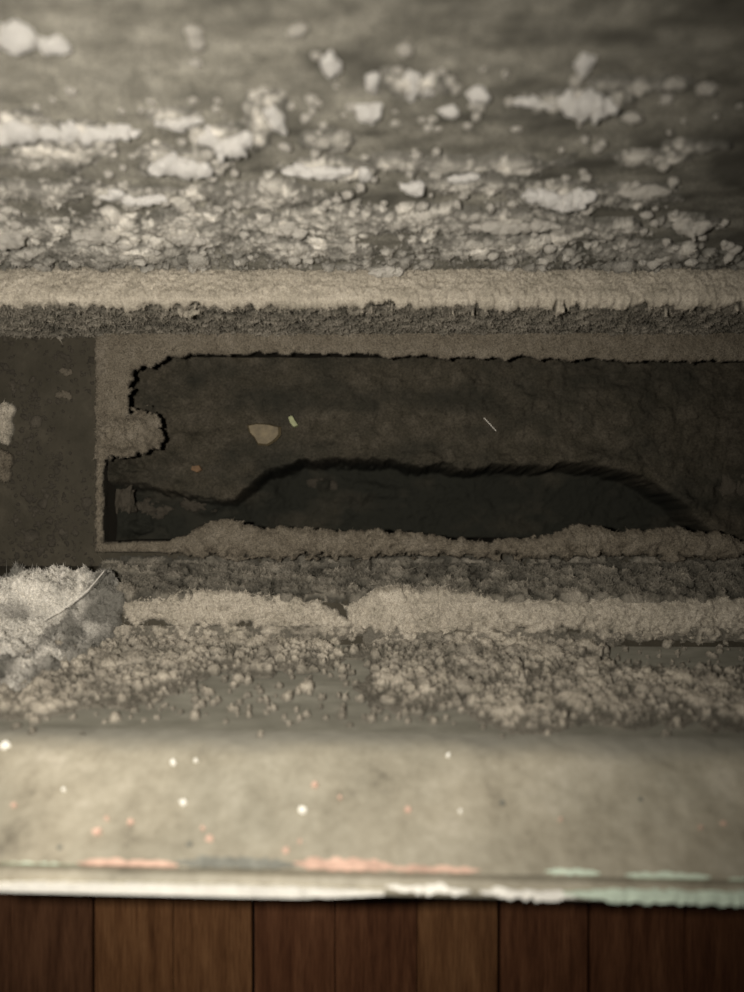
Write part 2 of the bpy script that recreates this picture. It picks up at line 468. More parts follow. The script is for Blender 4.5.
arc = sorted(arc, key=lambda p: p[0])
poly = arc + [(FL2[0], FL2[1] - .003), (FE[0], FE[1] - .006)]
lip = prism('rolled_lip', poly, XL, XR, M_cream, hs, nx=120, skew=[.023] * len(poly))
prism('outer_wall', [(FE[0] + .0004, FE[1] - .004), (FE[0] + .0004, .0002), (FE[0] + .002, .0002), (FE[0] + .002, FE[1] - .004)], XL, XR, M_cream, hs, skew=[.023] * 4)
for x0, x1 in ((XL - .0015, XL), (XR, XR + .0015)):
    xm = (x0 + x1) / 2
    prism('end_cap', [(FE[0] - .023 * xm, .0002), (FE[0] - .023 * xm, FE[1]), (FL2[0] - .023 * xm, FL2[1]), (W2[0] - .016 * xm, W2[1]), (S2[0], S2[1]), (S1[0], S1[1]), (PB[0], zt), (PT[0], zt), LE, A, BT, (BT[0] + .004, BT[1]), (BT[0] + .004, .0002)], x0, x1, M_metal, hs)

# paint losses on the flange and lip: thin ragged flakes of the older paint coats
def paint_patch(c0, r0, c1, r1, half, mat, seed, label=None, surf=flange, lift=.00015, name='paint_chip', rag=.45):
    """thin ragged strip following the line (c0,r0)-(c1,r1), half = half width in pixels at its middle"""
    rnd = random.Random(seed); n = max(6, int(abs(c1 - c0) / 5))
    top, bot = [], []
    for i in range(n + 1):
        t = i / n; cc = c0 + (c1 - c0) * t; rr = r0 + (r1 - r0) * t
        hw = half * min(1, 4 * t + .15, 4 * (1 - t) + .15)
        top.append((cc, rr - hw * (1 + rag * rnd.uniform(-1, 1)))); bot.append((cc, rr + hw * (1 + rag * rnd.uniform(-1, 1))))
    pts = top + bot[::-1]; V = []
    for up in (lift, -.0004):
        for cc, rr in pts:
            if surf is lip_p:
                x, vv = surf.at(cc, rr)
            else:
                x, vv = surf.at(cc, rr)
            P, nn = surf.frame(x, vv); V.append(P + nn * (up + .0004))
    N = len(pts); Fc = []
    for i in range(n):
        Fc.append((i, i + 1, N - 2 - i, N - 1 - i))
    for i in range(N):
        j = (i + 1) % N; Fc.append((i, i + N, j + N, j))
    me = bpy.data.meshes.new(name); me.from_pydata([tuple(p) for p in V], [], Fc); me.validate()
    o = link(name, me, mat, hs)
    if label: o['label'] = label
    return o
lip_p = Prof([(p[0], p[1], .023) for p in arc[::-1]]); lip_p.sg = 1
if lip_p.nrm(lip_p.L / 2)[1] < 0: lip_p.sg = -1
paint_patch(0, 866, 80, 868, 3, M_mint, 1, 'mint green paint streak')
paint_patch(78, 864, 178, 866, 4.5, M_pink, 2, 'salmon pink paint streak')
paint_patch(176, 863, 296, 866, 5.5, M_stain, 3, 'dark grey stain')
paint_patch(294, 864, 395, 868, 6, M_pink, 4, 'salmon pink paint streak')
paint_patch(390, 869, 480, 871, 3, M_pink, 5, 'salmon pink paint streak')
paint_patch(-60, 884, 384, 891, 4.2, M_white, 6, 'bare white edge', lip_p, rag=.22, lift=.0007)
paint_patch(386, 886, 470, 890, 3, M_white, 7, None, lip_p, rag=.7, lift=.0007)
paint_patch(480, 890, 575, 894, 3.5, M_white, 8, None, lip_p, rag=.6, lift=.0007)
paint_patch(562, 892, 820, 899, 5, M_mint, 9, 'mint green edge', lip_p, rag=.25, lift=.0007)
paint_patch(545, 872, 600, 874, 2.6, M_mint, 10)
paint_patch(625, 876, 710, 878, 3.5, M_mint, 11)
paint_patch(728, 880, 790, 881, 2.5, M_mint, 12)
rnd = random.Random(5)
specks = [(97, 832, 5, M_pink), (131, 822, 4, M_pink), (210, 839, 5, M_pink), (203, 829, 3, M_pink), (183, 803, 4, M_white), (173, 763, 4, M_white), (5, 746, 6, M_white), (302, 810, 5, M_white),
          (315, 785, 4, M_pink), (286, 851, 4, M_pink), (408, 810, 4, M_pink), (300, 842, 3, M_pink), (107, 819, 3, M_pink), (14, 806, 3, M_pink), (502, 804, 3.5, M_stain), (723, 824, 3, M_pink), (64, 790, 2.5, M_white),
          (700, 828, 2.5, M_pink), (460, 812, 2.5, M_white), (196, 761, 2.5, M_white), (448, 756, 3, M_white), (340, 798, 2.5, M_pink), (640, 800, 2.5, M_stain), (60, 848, 3, M_stain), (560, 820, 2.5, M_pink), (190, 845, 4, M_stain)]
for i, (cc, rr, rad, mt) in enumerate(specks):
    x, vv = flange.at(cc, rr); P, nn = flange.frame(x, vv); k = rad * .19 / F; V = []; n = 9
    e2 = Vector((1, 0, 0)).cross(nn)
    for up in (.0008, -.0004):
        for j in range(n):
            q = rnd.uniform(.65, 1.2) * k * (1 if up < 0 else .8); a = j * 2 * math.pi / n
            V.append(tuple(P + nn * up + Vector((1, 0, 0)) * math.cos(a) * q + e2 * math.sin(a) * q * .9))
    Fc = [tuple(range(n))] + [(j, j + n, (j + 1) % n + n, (j + 1) % n) for j in range(n)]
    me = bpy.data.meshes.new('paint_fleck'); me.from_pydata(V, [], Fc); link('paint_fleck', me, mt, hs)

# ------------------------------------------------------------------ dust lying on the housing
RES = .00034
# ridge along the back ledge, with its grainy skirt below and the crust above
def ridge_field(c, r):
    edge = 301 + 2 * fbm(c / 60, c * 0, 3, 101) + 3.2 * fbm(c / 9, c * 0 + 4, 4, 102)
    return np.minimum(edge - r, (r - 266) * .9)
def ridge_h(X, V, c, r):
    s = V - back.s[2]                                   # metres from the ledge's front edge
    wdt = back.s[4] - back.s[2]
    t = s / wdt
    over = .0018 + .0018 * fbm(X * 130, X * 0, 3, 103) + .0026 * fbm(X * 330, V * 330, 3, 104)
    f = np.where(s < 0, 1 + s / over, 1.0)              # hangs a little over the edge
    f = np.minimum(f, np.where(t > .62, 1 - (t - .62) / .5 + .25 * fbm(X * 300, V * 300, 3, 109), 1))
    f = np.clip(f, -.3, 1)
    h = .0028 * np.sign(f) * np.abs(f) ** .5 * (1 + .45 * fbm(X * 90, V * 90, 4, 105))
    h = h + np.where(f > 0, .0007 * fbm(X * 700, V * 700, 3, 106) + .0005 * fbm(X * 180, V * 180, 3, 107) + crumbs(X, V, .0012, .35, 108) * .35, 0)
    return h
d1 = lambda X, V, c, r, h: np.clip(h / .0007, 0, 1) * (1 - .5 * sstep(277, 267, r + 5 * fbm(c / 12, r / 8, 3, 110)))
o = sheet('dust_ridge', back, -.25, .25, back.s[2] - .006, back.s[4] + .004, RES, ridge_h, M_warm, dust=d1, fuzz=.45)
tag(o, 'long even ridge of tan dust along the back ledge, above the rectangular opening', 'dust')
def skirt_h(X, V, c, r):
    s = V
    dens = .55 + .3 * fbm(X * 50, V * 50, 3, 111)
    h = np.maximum(crumbs(X, V, .0026, dens * .9, 112) * .75, crumbs(X, V, .0014, dens + .1, 113) * .9) + crumbs(X, V, .0008, .5, 114) * .5
    h = h + .0008 * fbm(X * 150, V * 150, 3, 115)
    return h + .0003
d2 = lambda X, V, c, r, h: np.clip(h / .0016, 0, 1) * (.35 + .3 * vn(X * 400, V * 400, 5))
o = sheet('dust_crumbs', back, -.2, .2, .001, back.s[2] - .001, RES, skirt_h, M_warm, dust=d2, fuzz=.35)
tag(o, 'dark grainy crumbs coating the vertical face under the back ledge ridge', 'dust', kind='stuff')

PATCH = [(20, 122, 45, 17), (85, 126, 62, 13), (175, 112, 34, 12), (228, 131, 38, 18), (60, 150, 80, 16), (175, 155, 55, 18), (40, 185, 90, 14), (135, 190, 60, 12), (270, 105, 24, 26), (320, 135, 34, 14),
         (330, 163, 70, 10), (420, 158, 80, 9), (20, 225, 80, 20), (110, 225, 60, 20), (250, 190, 90, 14), (330, 215, 110, 18), (190, 225, 60, 22), (470, 178, 60, 10), (440, 215, 90, 16), (515, 215, 60, 14), (560, 190, 50, 18),
         (630, 190, 55, 14), (590, 225, 60, 14), (690, 218, 34, 12), (640, 245, 70, 12), (480, 240, 90, 16), (300, 243, 90, 15), (80, 248, 120, 14), (520, 160, 60, 10), (640, 150, 60, 8), (700, 140, 40, 8), (575, 98, 60, 12), (410, 80, 50, 14), (640, 78, 50, 8)]
def crust_h(X, V, c, r):
    f = np.full_like(c, -1.0)
    for p in PATCH: f = np.maximum(f, ell(c, r, *p))
    f = f + .55 * fbm(c / 26, r / 13, 4, 121)
    low = sstep(150, 262, r) * (1 - .75 * sstep(560, 760, c + (r < 235) * 20) * sstep(255, 235, r))
    dens = np.clip(f * .9 + .05 + .42 * low, 0, .95)
    dens = np.where(r > 246, .8, dens)
    h = crumbs(X, V, .0065, dens * .45, 122, .85) * .8
    h = np.maximum(h, crumbs(X, V, .0034, dens * .65, 123, .85) * 1.1)
    h = np.maximum(h, crumbs(X, V, .0017, dens * .9, 124, .9) * 1.1)
    global K3; K3 = h
    plaq = np.where(f > .12, np.clip(f, 0, .5) * .004 * (1 + .6 * fbm(X * 300, V * 300, 3, 126)), 0)
    h = np.maximum(h, plaq) + np.where(h > 0, .0005 * fbm(X * 500, V * 500, 3, 125), 0)
    return np.where(h > .0001, h + .0012, -.001)
d3 = lambda X, V, c, r, h: np.clip(.12 + K3 / .0022 + np.clip(h - .0022, 0, .002) / .004, 0, 1) * (.35 + .95 * vn(X * 180, V * 180, 8)) * (1 - .5 * sstep(240, 252, r)) * (1 - .35 * sstep(-.02, .1, X))  # gaps between crumbs painted darker as shade; colour drops towards the right
o = sheet('dust_crust', back, -.2, .2, back.s[4] + .002, back.s[4] + .086, .0004, crust_h, M_dust, dust=d3, sink=.0, fuzz=.25, flen=.0011)
tag(o, 'crumbly pale dust crust stuck in tiers over the lower back panel', 'dust', kind='stuff')

# dust on the opening frame
TX = [60, 128, 133, 150, 170, 200, 260, 330, 420, 500, 560, 620, 700, 760, 900]
TY = [392, 384, 371, 363, 357, 353, 352, 354, 357, 358, 358, 361, 362, 362, 362]
def rim_field(c, r):
    rag = 3.6 * fbm(c / 6, r / 6, 4, 131) + 5.0 * fbm(c / 22, r / 22, 4, 132)
    top = np.minimum(np.interp(c, TX, TY) + rag - r, 40)
    left = 131 + rag - c
    left = np.where(r > 442, 103.5 + .5 * rag - c - np.minimum((r - 442) * 0, 0), left)
    lb = np.minimum(left, 552 - r)
    blob = np.maximum(ell(c, r, 139, 429, 27, 22), ell(c, r, 116, 436, 26, 22)) * 24 + rag * 1.3 + 4 * fbm(c / 13, r / 13, 3, 137)
    f = np.maximum(np.maximum(top, lb), blob)
    f = np.minimum(f, (c - 95.5 + 1.6 * fbm(c / 5, r / 5, 3, 139)))
    return f, blob
def rim_h(X, V, c, r):
    f, blob = rim_field(c, r)
    T = .0016 + .0032 * sstep(-3, 20, blob) + .0005 * fbm(c / 20, r / 20, 3, 133)
    T = np.where((r > 452) & (c < 110), .0006, T)
    h = T * (1 - np.exp(-np.maximum(f, 0) / 4)) + np.where(f > 0, .00035 * fbm(X * 600, V * 600, 3, 134) + sstep(-4, 12, blob) * (.0022 * fbm(c / 9, r / 9, 4, 135) + crumbs(X, V, .003, .8, 136) * .5) + crumbs(X, V, .0014, .3, 138) * .3, 0)
    h = np.where(f > 0, h + .0002, np.maximum(f * .0007, -.0035))
    return h
d4 = lambda X, V, c, r, h: np.clip(h / .0005, 0, 1)
o = sheet('dust_roll', rim, -.11, .19, 0, rim.L, RES, rim_h, M_rim, dust=d4, sink=.0035, fuzz=.6, flen=.0010)
tag(o, 'brown-grey dust strip framing the top and left of the opening, with an inward knob', 'dust')
BX = [90, 95, 170, 185, 200, 215, 240, 262, 300, 340, 380, 420, 450, 490, 530, 560, 585, 610, 640, 690, 720, 744, 900]
BY = [543, 543, 541, 534, 526, 520, 520, 528, 527, 531, 530, 534, 538, 540, 538, 530, 525, 530, 530, 529, 532, 540, 545]
def low_h(X, V, c, r):
    rag = 4.5 * fbm(c / 7, r / 7, 4, 141) + 2.5 * fbm(c / 24, r / 24, 3, 142)
    amp = sstep(150, 215, c)
    f = r - np.interp(c, BX, BY) - rag * (.25 + .75 * amp)
    f = np.minimum(f, 552 + amp * (5 + 2 * rag) - r); f = np.minimum(f, c - 95)
    T = .0009 + amp * (.0032 + .0016 * fbm(c / 26, r / 26, 3, 143))
    h = T * (1 - np.exp(-np.maximum(f, 0) / 5)) + np.where(f > 0, amp * (.0011 * fbm(c / 7, r / 7, 4, 144) + crumbs(X, V, .003, .6, 146) * .35) + .0003 * fbm(X * 600, V * 600, 3, 145), 0)
    return np.where(f > 0, h + .0002, np.maximum(f * .0008, -.0045))
o = sheet('dust_roll', rim, -.11, .19, rim.at(372, 505)[1], rim.at(372, 566)[1], RES, low_h, M_rim, dust=d4, sink=.0045, fuzz=.6, flen=.0011)
tag(o, 'lumpy brown-grey dust roll along the lower edge of the opening', 'dust')

# front: clumps on the step face
def step_h(X, V, c, r):
    dens = .75 + .3 * fbm(c / 60, r / 20, 3, 151)
    dens = np.where((c < 120) , dens * sstep(548, 585, r) * sstep(90, 125, c), dens) * sstep(552, 562, r - 5 * fbm(c / 20, r / 20, 3, 150))
    h = crumbs(X, V, .0075, dens * .75, 152) * .5
    h = np.maximum(h, crumbs(X, V, .004, dens, 153) * .8) + crumbs(X, V, .0017, dens * .8, 154) * .5 + .0006 * fbm(X * 500, V * 500, 3, 155)
    return np.where(dens > .05, h, -.001)
d5 = lambda X, V, c, r, h: np.clip(h / .0030, 0, 1) ** 1.3 * (.25 + .55 * vn(X * 130, V * 130, 9))  # low spots between clumps carry shade in their colour
o = sheet('dust_clumps', front, -.2, .2, .008, front.s[2] + .002, RES, step_h, M_warm, dust=d5, fuzz=.4, flen=.0011)
tag(o, 'dark loose dust clumps tumbled between the opening and the front dust bank', 'dust', kind='stuff')

def bank(name, c0, c1, tilt, seed, label, slump):
    def hf(X, V, c, r):
        topE = tilt(c) + 3.5 * fbm(c / 22, c * 0, 4, seed) + 2 * fbm(c / 6, r / 6, 3, seed + 1)
        botE = slump(c) + 3 * fbm(c / 30, c * 0 + 3, 3, seed + 2)
        f = np.minimum(r - topE, (botE - r) * .55 + 7 * fbm(c / 9, r / 7, 4, seed + 11))
        f = np.minimum(f, np.minimum(c - c0, c1 - c) * .45 + 6 * fbm(c / 14, r / 14, 3, seed + 3))
        h = .0046 * (1 - np.exp(-np.maximum(f, 0) / 9)) * (1 + .28 * fbm(c / 45, r / 20, 3, seed + 4))
        crack = np.abs(fbm(c / 26, r / 40, 3, seed + 9))
        h = h - .0012 * sstep(.035, 0, crack) * (f > 4)
        h = h + np.where(f > 0, .0005 * fbm(X * 650, V * 650, 3, seed + 5) + .0007 * fbm(X * 170, V * 170, 3, seed + 6) + crumbs(X, V, .0013, .5, seed + 7) * .4, 0)
        return np.where(f > 0, h, -.001)
    x0 = max(-.2, (c0 - 372) / F * .285); x1 = min(.2, (c1 - 372) / F * .285)
    o = sheet(name, front, x0, x1, front.s[2] - .014, front.s[3] + .006, RES, hf, M_warm, dust=lambda X, V, c, r, h: np.clip(h / .0012, 0, 1) * .97, fuzz=.55, flen=.0010)
    tag(o, label, 'dust')
bank('dust_bank', 118, 352, lambda c: np.interp(c, [118, 150, 200, 260, 320, 352], [604, 596, 592, 594, 602, 618]), 160, 'short rounded tan dust bank on the front step, left of centre',
     lambda c: np.interp(c, [118, 200, 300, 352], [622, 628, 630, 636]))
bank('dust_bank', 345, 905, lambda c: np.interp(c, [345, 372, 400, 460, 560, 620, 744, 900], [604, 592, 586, 592, 601, 597, 598, 600]), 170, 'long tan dust bank on the front step, running to the right edge',
     lambda c: np.interp(c, [345, 400, 460, 560, 640, 744, 900], [636, 634, 634, 634, 638, 634, 636]))

CR = [(190, 645, 150, 30), (110, 680, 90, 26, -8), (250, 650, 90, 26), (60, 665, 70, 34), (150, 660, 110, 34, -12), (430, 650, 90, 16), (430, 684, 66, 26), (470, 664, 100, 28), (530, 650, 80, 24), (510, 705, 66, 26, 15), (470, 640, 130, 12), (590, 690, 60, 30), (640, 700, 60, 30),
      (700, 690, 60, 22), (735, 700, 40, 34), (300, 632, 80, 10), (700, 630, 90, 12), (30, 700, 50, 20)]
def crumb_h(X, V, c, r):
    f = np.full_like(c, -1.0)
    for p in CR: f = np.maximum(f, ell(c, r, *p))
    f = f + .35 * fbm(c / 22, r / 16, 4, 181)
    dens = np.clip(.15 + f * 1.7, 0, .95) * sstep(745, 715, r)
    dens = np.maximum(dens, .16 * sstep(742, 700, r))
    k = crumbs(X, V, .0062, np.clip(dens - .25, 0, 1) * .5, 182, .8) * .8
    k = np.maximum(k, crumbs(X, V, .0034, dens * .62, 183, .85) * 1.15)
    k = np.maximum(k, crumbs(X, V, .0018, dens * .9, 184, .9) * 1.1)
    k = k + (crumbs(X, V, .0011, dens, 187) * .5 + .0004 * fbm(X * 600, V * 600, 3, 185)) * (k > 0)
    global K6; K6 = k
    h = k + np.clip(f + .1, 0, .6) * .0025 * sstep(0, .1, f + .1)
    return np.where(h > .00015, h, -.0005)
d6 = lambda X, V, c, r, h: np.clip(.3 + K6 / .0019, 0, 1) * (.45 + .75 * vn(X * 150, V * 150, 19))  # crumb height drives the tone, so gaps get painted shadow
o = sheet('dust_crumbs', front, -.2, .2, front.s[3] - .006, front.L - .001, RES, crumb_h, M_warm, dust=d6, fuzz=.3)
tag(o, 'scattered tan dust crumbs on the grey-green slope above the cream flange', 'dust', kind='stuff')

# loose pile at the lower left
def pile_h(X, V, c, r):
    f = np.maximum.reduce([ell(c, r, 45, 603, 62, 27), ell(c, r, 5, 655, 50, 40), ell(c, r, 85, 604, 40, 24), ell(c, r, 55, 640, 70, 34, -25)]) + .22 * fbm(c / 16, r / 16, 4, 191)
    lum = np.maximum(ell(c, r, 45, 603, 34, 20), ell(c, r, 8, 650, 34, 28))
    h = .0042 * np.sqrt(np.clip(f, 0, 1)) + np.maximum(crumbs(X, V, .011, .8, 190) * .35, crumbs(X, V, .0065, .8, 189) * .55) * (f > 0) + .002 * np.sqrt(np.clip(lum + .2 * fbm(c / 10, r / 10, 3, 196), 0, 1))
    h = h + np.where(f > 0, .0014 * fbm(X * 170, V * 170, 4, 192) + crumbs(X, V, .0036, .7, 193, .85) * .9 + crumbs(X, V, .0016, .7, 194) * .7 + .0005 * fbm(X * 700, V * 700, 3, 195), 0)
    h = h + np.where(f > 0, .0022 * fbm(X * 110, V * 110, 3, 197), 0)
    return np.where(f > 0, h, -.001)
d7 = lambda X, V, c, r, h: (.25 + .75 * sstep(.0, .07, np.abs(c * .9 + (r - 690) + 14 * fbm(c / 18, r / 18, 3, 198)) / 120)) * np.clip(-.1 + .9 * vn(X * 160, V * 160, 3) + h / .022 + .5 * np.maximum(ell(c, r, 45, 603, 40, 24), ell(c, r, 8, 650, 40, 32)), 0.1, 1)  # diagonal crease darkened in the dust colour to stand for its shade
o = sheet('dust_pile', front, -.2, -.06, .012, front.L - .02, RES, pile_h, M_dust, dust=d7, fuzz=.8, flen=.0011, ne=.014)
tag(o, 'fluffy grey dust pile heaped on the front step at the far left', 'dust')

# specks on the base plate left of the opening
def pl_h(X, V, c, r):
    d = .10 + .3 * fbm(c / 20, r / 30, 3, 201) + .12 * np.exp(-((c - 40) / 30) ** 2)
    h = np.maximum(crumbs(X, V, .0045, d * .25, 202) * .28, crumbs(X, V, .0022, d * .7, 203) * .5); h = np.maximum(h, crumbs(X, V, .0011, d, 204) * .8)
    return np.where(h > .0001, h, -.0005)
d8 = lambda X, V, c, r, h: np.clip(.05 + h / .0015, 0, 1) * (.05 + .55 * vn(X * 200, V * 200, 6))
o = sheet('dust_specks', plate, -.2, -.1075, 0, plate.L, RES, pl_h, M_rim, dust=d8, fuzz=.15)
tag(o, 'sparse small dust specks on the bare metal left of the opening', 'dust', kind='stuff')

# ------------------------------------------------------------------ separate tufts and flakes
def tuft_mesh(name, seed, sub=4, lumps=26, rough=.16, band=1):
    import bmesh
    bm = bmesh.new(); bmesh.ops.create_icosphere(bm, subdivisions=sub, radius=1)
    P = np.array([v.co for v in bm.verts]); rs = np.random.RandomState(seed)
    D = rs.normal(size=(lumps, 3)); D /= np.linalg.norm(D, axis=1)[:, None]
    dot = P @ D.T
    r = .72 + (np.exp((dot - 1) * rs.uniform(9, 26, lumps)) * rs.uniform(-.2, .33, lumps)).sum(1)
    D2 = rs.normal(size=(lumps * 7, 3)); D2 /= np.linalg.norm(D2, axis=1)[:, None]
    r = r + (np.exp((P @ D2.T - 1) * 160) * rs.uniform(-.5, 1, lumps * 7)).sum(1) * rough
    Q = P * r[:, None]
    for v, q in zip(bm.verts, Q): v.co = q
    if band > 1:                                   # a long tuft: several soft lobes grown together along its length
        bmesh.ops.delete(bm, geom=bm.verts[:], context='VERTS')
        fc = None
        tb = bmesh.new(); bmesh.ops.create_icosphere(tb, subdivisions=sub, radius=1); fc = [[v.index for v in f.verts] for f in tb.faces]; tb.free()
        for k in range(band):
            t = (k + .5) / band * 2 - 1; e = math.sqrt(max(.15, 1 - abs(t) ** 3))
            Rm = np.array(Matrix.Rotation(rs.uniform(0, 6), 3, Vector(rs.normal(size=3)).normalized()))
            W = (Q @ Rm) * np.array([2.0 / band, e * rs.uniform(.6, .95), e * rs.uniform(.55, .95)]) + np.array([t * (1 - .8 / band) + rs.uniform(-.3, .3) / band, rs.uniform(-.3, .3) * e, rs.uniform(-.1, .1)])
            vs = [bm.verts.new(w) for w in W]
            for f in fc: bm.faces.new([vs[i] for i in f])
    for f in bm.faces: f.smooth = True
    me = bpy.data.meshes.new(name); bm.to_mesh(me); bm.free()
    return me

def orient(o, P, n, sx, sy, sz, roll=0):
    xax = Vector((1, 0, 0)); yax = n.cross(xax).normalized()
    Mx = Matrix((xax, yax, n)).transposed()
    R = Matrix.Rotation(roll, 3, 'Z')
    L = Matrix.Diagonal((sx, sy, sz)).to_3x3()
    T = (Mx @ R @ L).to_4x4(); T.translation = P
    o.matrix_world = T

big = [  # col, row, width, height in the photograph, label
 (20, 30, 34, 32, 'bright round fluff tuft at the top left of the back panel'),
 (56, 38, 24, 22, 'smaller bright fluff tuft just right of the round one, top left of the back panel'),
 (14, 121, 40, 34, 'bright fluff tuft left of the long pale band on the back panel'),
 (82, 125, 98, 22, 'long horizontal pale fluff band on the left of the back panel'),
 (178, 112, 44, 22, 'pale fluff patch between the long band and the bright oval lump'),
 (225, 131, 48, 30, 'bright oval fluff lump right of the long pale band'),
 (275, 110, 20, 30, 'upright pale tuft beside the bright oval lump'),
 (180, 155, 50, 24, 'blurred pale patch below the bright oval lump'),
 (331, 60, 18, 20, 'small bright tuft high on the back panel near the middle'),
 (372, 76, 14, 20, 'small upright tuft left of the paired streaks'),
 (412, 78, 18, 26, 'left of the two paired upright fluff streaks on the back panel'),
 (428, 80, 14, 24, 'right of the two paired upright fluff streaks on the back panel'),
 (478, 86, 20, 16, 'pale tuft right of the paired fluff streaks'),
 (368, 106, 20, 20, 'small tuft under the paired fluff streaks'),
 (449, 106, 20, 12, 'flat grey tuft under and right of the paired streaks'),
 (583, 57, 17, 20, 'yellowish tuft above the wedge-shaped fluff on the right'),
 (586, 97, 46, 32, 'wedge-shaped pale fluff pointing down on the right of the back panel'),
 (545, 94, 50, 14, 'thin pale tail left of the wedge-shaped fluff'),
 (672, 76, 24, 13, 'left tuft of the short pale row at the upper right'),
 (705, 82, 22, 12, 'right tuft of the short pale row at the upper right'),
 (632, 111, 16, 11, 'tiny bright tuft right of the wedge-shaped fluff'),
 (558, 186, 60, 26, 'broad pale lump on the lower right of the back panel'),
 (515, 216, 76, 16, 'flat pale plaque just above the back ridge, right of centre'),
 (644, 181, 38, 15, 'flat pale lump right of the broad pale lump'),
 (688, 216, 32, 18, 'pale lump nearest the right end above the back ridge'),
 (135, 187, 54, 14, 'flat pale plaque on the lower left of the back panel'),
 (95, 226, 36, 18, 'grey lump above the back ridge on the left'),
 (12, 228, 26, 20, 'grey lump at the left edge above the back ridge'),
 (318, 160, 56, 18, 'ragged pale plaque in the middle of the back panel'),
 (365, 165, 14, 16, 'small tuft right of the ragged central plaque'),
 (465, 168, 24, 14, 'small pale tuft in the right middle tier of the back panel'),
 (415, 178, 20, 14, 'small pale tuft in the middle tier below the paired streaks'),
 (388, 262, 26, 14, 'small tuft resting against the top of the back ridge'),
 (290, 222, 28, 16, 'grey tuft above the back ridge left of centre'),
 (190, 228, 24, 18, 'grey tuft above the back ridge between left and centre'),
]
for i, (c, r, ww, hh, lab) in enumerate(big):
    x, v = back.at(c, r); P, n = back.frame(x, v); d = H - P.z
    lum = max(12, int(ww / 2.2)) if ww > 40 else 22
    me = tuft_mesh('fluff_tuft', 300 + i, 4 if 16 < ww < 40 else 3, 30, band=int(ww / 8) if ww > 34 else 3 if ww > 22 else 1)
    o = link('fluff_tuft', me, M_fluff if r < 200 and c < 600 else M_dust)
    if o.data.materials[0] is M_dust:
        a = me.attributes.new('dust', 'FLOAT', 'POINT'); a.data.foreach_set('value', np.full(len(me.vertices), 1.0, np.float32))
    sx = ww / F * d * .62; sy = hh / F * d * .62 * 1.15; sz = min(sy * .85, sx * .8)
    orient(o, P + n * (sz * .38 + (.0012 if r < 140 else .0026)), n, sx, sy, sz)
    tag(o, lab, 'dust tuft')

# many small tufts on the back panel
rnd = random.Random(11)
protos = [tuft_mesh('dust_tuft', 500 + k, 3, 14, .2) for k in range(7)]
for me in protos:
    me.materials.append(M_dust)
    a = me.attributes.new('dust', 'FLOAT', 'POINT'); a.data.foreach_set('value', np.full(len(me.vertices), .95, np.float32))
first = None; n_small = 0
def small(c, r, s, first_o):
    x, v = back.at(c, r); P, n = back.frame(x, v); d = H - P.z
    if first_o is None:
        o = bpy.data.objects.new('dust_tuft', protos[0]); tag(o, 'small pale dust tuft, one of the many little ones scattered over the back panel', 'dust tuft', 'small tufts on the back panel')
    else:
        o = first_o.copy(); o.data = protos[rnd.randrange(7)]
    COL.objects.link(o)
    k = s / F * d * .68
    orient(o, P + n * (k * .3 + (.0012 if r < 130 else .0024)), n, k * rnd.uniform(.8, 1.5), k * rnd.uniform(.8, 1.2), k * .8, rnd.uniform(-.5, .5))
    return o
while n_small < 230:
    c = rnd.uniform(2, 742); r = rnd.uniform(12, 255)
    p = .10 if r < 60 else .25 if r < 95 else .8
    if c > 500 and r < 200: p *= .6
    if r < 60 and c > 420: p *= .4
    if rnd.random() > p: continue
    s = rnd.uniform(5, 11) if r > 60 else rnd.uniform(6, 15)
    first_n = small(c, r, s, first); first = first or first_n; n_small += 1

# white tuft at the left edge of the base plate
def on_plate(name, c, r, ww, hh, hgt, mat, lab, cat, seed, z=None, sub=4, val=1.0, lumps=22):
    z = zt if z is None else z; d = H - z
    P = Vector(((c - 372) / F * d, Y(r, d), z + hgt * .25)); me = tuft_mesh(name, seed, sub, lumps, .3, 3)
    a = me.attributes.new('dust', 'FLOAT', 'POINT'); a.data.foreach_set('value', np.full(len(me.vertices), val, np.float32))
    o = link(name, me, mat); orient(o, P, Vector((0, 0, 1)), ww / F * d * .6, hh / F * d * .6, hgt); tag(o, lab, cat); return o
def plate_tuft(parts, seed, label, mat):
    def hf(X, V, c, r):
        f = np.maximum.reduce([ell(c, r, *p) for p in parts]) + .45 * fbm(c / 8, r / 8, 4, seed)
        h = .003 * np.sqrt(np.clip(f, 0, 1)) + (crumbs(X, V, .003, .7, seed + 1) * .6 + crumbs(X, V, .0014, .6, seed + 2) * .5) * (f > 0)
        return np.where(f > 0, h, -.001)
    o = sheet('fluff_tuft', plate, -.165, -.13, .01, .075, RES, hf, mat, dust=lambda X, V, c, r, h: np.clip(h / .0022, 0, 1), fuzz=.8, flen=.0012)
    tag(o, label, 'dust tuft')
plate_tuft([(2, 428, 15, 17), (8, 412, 8, 9), (-20, 425, 30, 24)], 711, 'ragged pale tuft at the left edge beside the opening, upper of two', M_warm)
plate_tuft([(0, 462, 14, 12), (6, 474, 7, 8), (-20, 465, 26, 16)], 721, 'ragged grey tuft at the left edge beside the opening, lower of two', M_rim)
on_plate('dust_tuft', 66, 372, 10, 9, .0016, M_rim, 'small brown speck on bare metal, upper of the two left of the opening', 'dust tuft', 703, sub=3)
on_plate('dust_tuft', 64, 396, 13, 9, .0016, M_rim, 'small brown speck on bare metal, lower of the two left of the opening', 'dust tuft', 704, sub=3)

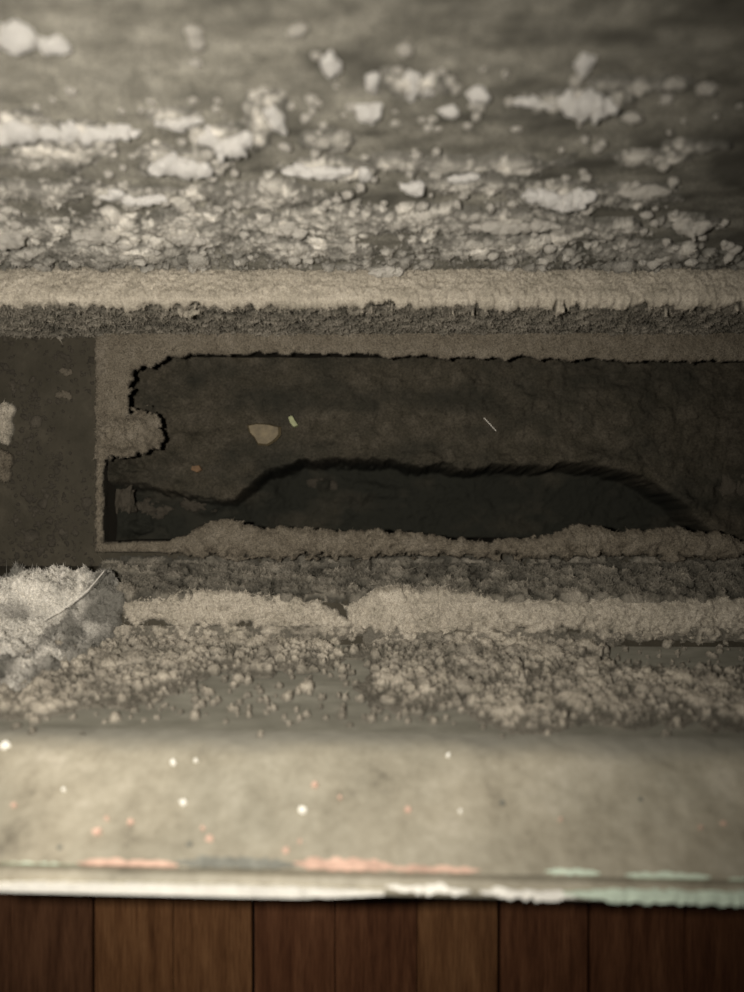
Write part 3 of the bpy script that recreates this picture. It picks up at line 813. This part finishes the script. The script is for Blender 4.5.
on_plate('dust_lump', 118, 500, 26, 52, .006, M_rim, 'dark upright dust lump in the lower left corner of the recess', 'dust lump', 705, z=.034, val=.4)
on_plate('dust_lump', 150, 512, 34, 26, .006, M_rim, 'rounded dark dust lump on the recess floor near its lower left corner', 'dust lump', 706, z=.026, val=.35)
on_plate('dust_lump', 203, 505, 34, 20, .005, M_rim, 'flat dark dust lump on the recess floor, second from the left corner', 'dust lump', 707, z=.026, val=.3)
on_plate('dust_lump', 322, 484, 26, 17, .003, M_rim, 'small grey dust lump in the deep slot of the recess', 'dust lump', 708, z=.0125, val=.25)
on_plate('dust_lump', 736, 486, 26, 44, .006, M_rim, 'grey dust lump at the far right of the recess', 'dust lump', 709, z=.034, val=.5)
# chips lying in the recess
def chip(name, pts, z, thick, mat, lab, cat):
    d = H - z; n = len(pts); V = []
    for up, k in ((thick, .86), (0, 1)):
        mx = sum(p[0] for p in pts) / n; my = sum(p[1] for p in pts) / n
        for c, r in pts:
            cc = mx + (c - mx) * k; rr = my + (r - my) * k
            V.append(((cc - 372) / F * d, Y(rr, d), z + up))
    Fc = [tuple(range(n))] + [(j, j + n, (j + 1) % n + n, (j + 1) % n) for j in range(n)] + [tuple(range(2 * n - 1, n - 1, -1))]
    me = bpy.data.meshes.new(name); me.from_pydata(V, [], Fc); return tag(link(name, me, mat), lab, cat)
chip('plaster_chip', [(247, 425), (256, 423), (270, 424), (281, 427), (281, 435), (276, 441), (268, 446), (258, 445), (254, 438), (249, 433)], .0385, .0020, M_tan, 'tan angular debris chip lying in the recess', 'chip')
chip('paint_flake', [(288, 417), (292, 415), (295, 420), (299, 426), (294, 428), (290, 423)], .0385, .0018, M_green, 'tiny pale green paint flake beside the tan chip in the recess', 'chip')
chip('paint_flake', [(192, 466), (200, 465), (203, 470), (198, 473), (191, 470)], .0365, .0015, M_orange, 'tiny orange flake at the left of the recess', 'chip')

# fibres
def fibre(name, pts, rad, mat, lab):
    cu = bpy.data.curves.new(name, 'CURVE'); cu.dimensions = '3D'; cu.bevel_depth = rad; cu.bevel_resolution = 2
    sp = cu.splines.new('NURBS'); sp.points.add(len(pts) - 1)
    for p, (c, r, z) in zip(sp.points, pts):
        d = H - z; p.co = ((c - 372) / F * d, Y(r, d), z, 1)
    sp.use_endpoint_u = True; sp.order_u = 3; cu.resolution_u = 10
    o = bpy.data.objects.new(name, cu); COL.objects.link(o)
    dg = bpy.context.evaluated_depsgraph_get(); me = bpy.data.meshes.new_from_object(o.evaluated_get(dg)); bpy.data.objects.remove(o)
    me.name = name; me.materials.clear()
    return tag(link(name, me, mat), lab, 'fibre')
fibre('stray_fibre', [(104, 571, .094), (96, 581, .096), (86, 592, .098), (76, 600, .099), (58, 612, .099), (44, 620, .098)], .00013, M_fibre, 'long pale fibre sticking out of the dust pile at the far left')
fibre('stray_fibre', [(484, 418, .0385), (490, 424, .0392), (496, 431, .0386)], .00014, M_fibre, 'short pale fibre lying in the middle of the recess')

#print('TRIS', sum(sum(len(p.vertices) - 2 for p in []) + len(o.data.loops) - 2 * len(o.data.polygons) for o in S.objects if o.type == 'MESH'))
